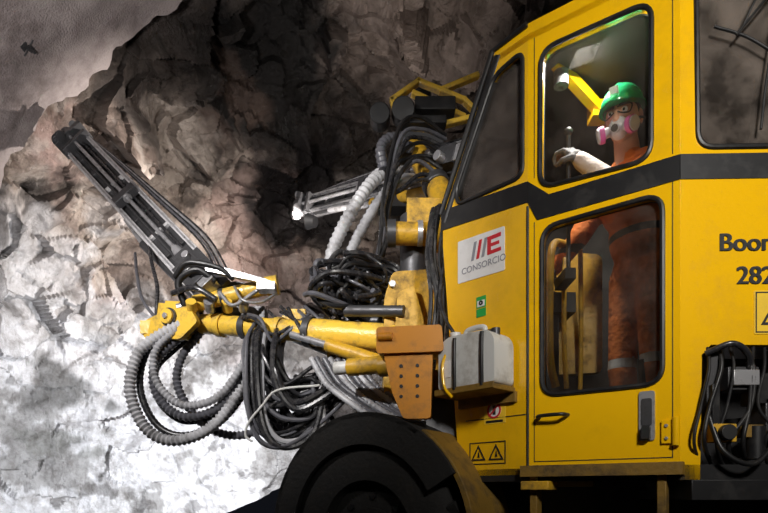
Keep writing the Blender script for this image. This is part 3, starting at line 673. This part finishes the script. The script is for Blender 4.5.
for s_,kx in((1,.02),(-1,-.01)):
    hip=pel+sd*.075*s_-Z*.03; kn=hip+V((kx-.02,0,-.43)); an=kn+V((.03,0,-.40))
    bd.cap(hip,kn,.090,.066,m); bd.cap(kn,an,.068,.052,m)
    bd.cap(an-Z*.04,an-Z*.045+f*.17,.048,.04,m); bd.cap(an-Z*.04,an-Z*.05-f*.03,.045,.04,m)
bd.mats=[SUIT,REFL,INK,RUB,PALE]
def mf(c):
    if c.z<1.04: return 3
    if 1.395<c.z<1.44: return 1
    if 1.985<c.z<2.02: return 2
    if 2.10<c.z<2.14 and c.x>1.10: return 1
    dd=(wn-en); t=(c-en).dot(dd)/dd.length_squared
    if t>-.15 and ((c-en)-dd*t).length<.075 and c.x<1.08: return 4
    return 0
bd.build('body',OP,remesh=.011,smooth_it=3,matfn=mf)
def hand(w,dr,pn,name,curl=.9):
    h=MB(); dr=V(dr).normalized(); pn=(V(pn)-dr*V(pn).dot(dr)).normalized(); sdv=dr.cross(pn)
    h.cap(w,w+dr*.03,.028,.03,GLOV)
    for q in(-.03,-.01,.01,.03): h.cap(w+dr*.02+sdv*q*.7,w+dr*.085+sdv*q,.017,.013,GLOV,10)
    for i,q in enumerate((-.033,-.011,.011,.033)):
        p=w+dr*.088+sdv*q; a_=.25
        for k_,ln_ in enumerate((.040,.028,.022)):
            ln_*=(.88,1,1.05,.95)[i]; a_+=curl*(.6,1,.8)[k_]
            n_=p+(dr*math.cos(a_)+pn*math.sin(a_))*ln_; h.cap(p,n_,.0105-.001*k_,.0095-.001*k_,GLOV,10); p=n_
    p=w+dr*.03+sdv*.03; a1=(dr*.5+sdv*.6+pn*.5).normalized(); q1=p+a1*.04; q2=q1+(dr*.5+pn*.9-sdv*.1).normalized()*.035
    h.cap(p,q1,.015,.012,GLOV,10); h.cap(q1,q2,.012,.010,GLOV,10)
    h.build(name,OP,remesh=.004,smooth_it=1)
hand(wn,(V((.858,2.60,2.40))-wn)+V((-.01,0,-.02)),V((-.4,.5,.2)),'hand_near')
hand(wf_,V((-.4,.1,-.5)),V((.3,.2,-.8)),'hand_far')
Hc=V((1.108,2.595,2.51)); gdir=V((-.62,-.76,-.20)).normalized()
Mh=frame(Hc,gdir.cross(Z),Z)
yv=Mh.to_3x3()@V((0,1,0))
if yv.dot(gdir)<0: Mh=frame(Hc,-(gdir.cross(Z)),Z)
Mh=Mh@Matrix.Rotation(-.24,4,'X')
hd=MB()
def hf(q):
    if q.z<0:
        k=1+q.z*2.2; q=V((q.x*k,q.y*(1+q.z*.6 if q.y<0 else 1),q.z))
    return q
hd.sph((0,0,0),(.073,.092,.115),SKIN,Mh,nu=28,nv=20,fn=hf)
hd.cap(Mh@V((0,.092,.02)),Mh@V((0,.112,-.022)),.009,.015,SKIN)
for s_ in(-1,1):
    hd.sph((s_*.076,-.005,-.005),(.010,.02,.032),SKIN,Mh); hd.sph((s_*.030,.079,.018),.0135,EYEW,Mh); hd.sph((s_*.030,.0905,.017),.006,INK,Mh)
    hd.cap(Mh@V((s_*.015,.090,.040)),Mh@V((s_*.048,.078,.040)),.005,.004,HAIR)
hd.cap(Mh@V((-.022,.086,-.058)),Mh@V((.022,.086,-.058)),.007,.007,RED)
hd.sph((0,-.018,.02),(.078,.088,.10),HAIR,Mh)
hd.cyl(Mh@V((0,-.02,-.06)),nk-Z*.03,.052,SKIN,.06)
hd.build('head',OP,ang=1.2)
rs=MB()
rs.sph((0,.085,-.050),(.044,.043,.048),MASK,Mh); rs.cyl((0,.12,-.058),(0,.146,-.063),.020,MASK,M=Mh); rs.cyl((0,.145,-.063),(0,.151,-.063),.015,DST,M=Mh)
for s_ in(-1,1):
    rs.cyl((s_*.035,.105,-.058),(s_*.060,.116,-.063),.022,MASK,M=Mh); rs.cyl((s_*.056,.113,-.063),(s_*.075,.122,-.065),.036,FILT,M=Mh); rs.cyl((s_*.075,.122,-.065),(s_*.081,.125,-.066),.031,MASK,M=Mh)
    rs.tube([Mh@V(p) for p in((s_*.04,.09,-.04),(s_*.075,.03,-.02),(s_*.08,-.05,-.01),(0,-.105,0))],.006,INK)
for s_ in(-1,1): rs.tube([Mh@V(p) for p in((s_*.006,.108,.03),(s_*.04,.10,.033),(s_*.062,.08,.03),(s_*.055,.09,.0),(s_*.03,.107,-.002),(s_*.008,.112,.01))],.0030,INK)
rs.build('respirator',OP)
hl=MB()
vs=[];fs=[];nu,nv=36,12
for i in range(nv+1):
    ph=(math.pi/2)*i/nv
    for j_ in range(nu):
        t=2*math.pi*j_/nu; x=math.sin(ph)*math.cos(t); y=math.sin(ph)*math.sin(t); z=math.cos(ph)
        rg=.006*max(0,1-abs(x)*7) 
        vs.append((x*.096,y*.115-.005,.050+z*(.102+rg)))
for i in range(nv):
    for j_ in range(nu): fs.append((i*nu+j_,(i+1)*nu+j_,(i+1)*nu+(j_+1)%nu,i*nu+(j_+1)%nu))
hl.add(vs,fs,HELM,Mh)
br=[];
for j_ in range(40):
    t=2*math.pi*j_/40; y=math.sin(t); br.append((math.cos(t)*.096*1.06,(y*.115*(1.06+(.28*max(0,y)**2)))-.005))
hl.prism([br],Mh,.046,.053,HELM)
hl.box((0,.116,.095),(.035,.02,.03),SGW,Mh)
hl.build('helmet',OP,ang=1)
# ---------------------------------------------------------------- lights
def area(name,p,aim,en,size,col=(1,1,1)):
    l=bpy.data.lights.new(name,'AREA'); l.energy=en; l.size=size; l.color=col
    o=bpy.data.objects.new(name,l); S.collection.objects.link(o); o.location=p; o.rotation_euler=(V(aim)-V(p)).to_track_quat('-Z','Y').to_euler()
spot('tunnel_flood',(1.0,-1.6,3.1),(1.25,2.4,2.15),700,52,.30,(1,.96,.90),.95)
spot('boom_flood',(-2.3,.6,3.3),(-.70,3.9,2.25),680,56,.10,(1,.97,.95),.9)
spot('lining_flood',(-1.6,1.0,1.6),(-3.0,4.3,4.4),440,80,.2,(1,.95,.93),1)
area('cab_ceiling_light',(.93,2.60,2.82),(1.10,2.6,2.3),18,.12,(1,.95,.9))
w=bpy.data.worlds.new('w'); S.world=w; w.use_nodes=True; w.node_tree.nodes['Background'].inputs[0].default_value=(.02,.022,.03,1); w.node_tree.nodes['Background'].inputs[1].default_value=.25
# ---------------------------------------------------------------- camera
c=bpy.data.cameras.new('camera'); c.lens=26.25; c.sensor_width=36; c.shift_y=.304; c.clip_start=.05
co=bpy.data.objects.new('camera',c); S.collection.objects.link(co); co.location=(0,0,.8); co.rotation_euler=(math.pi/2,0,0); S.camera=co
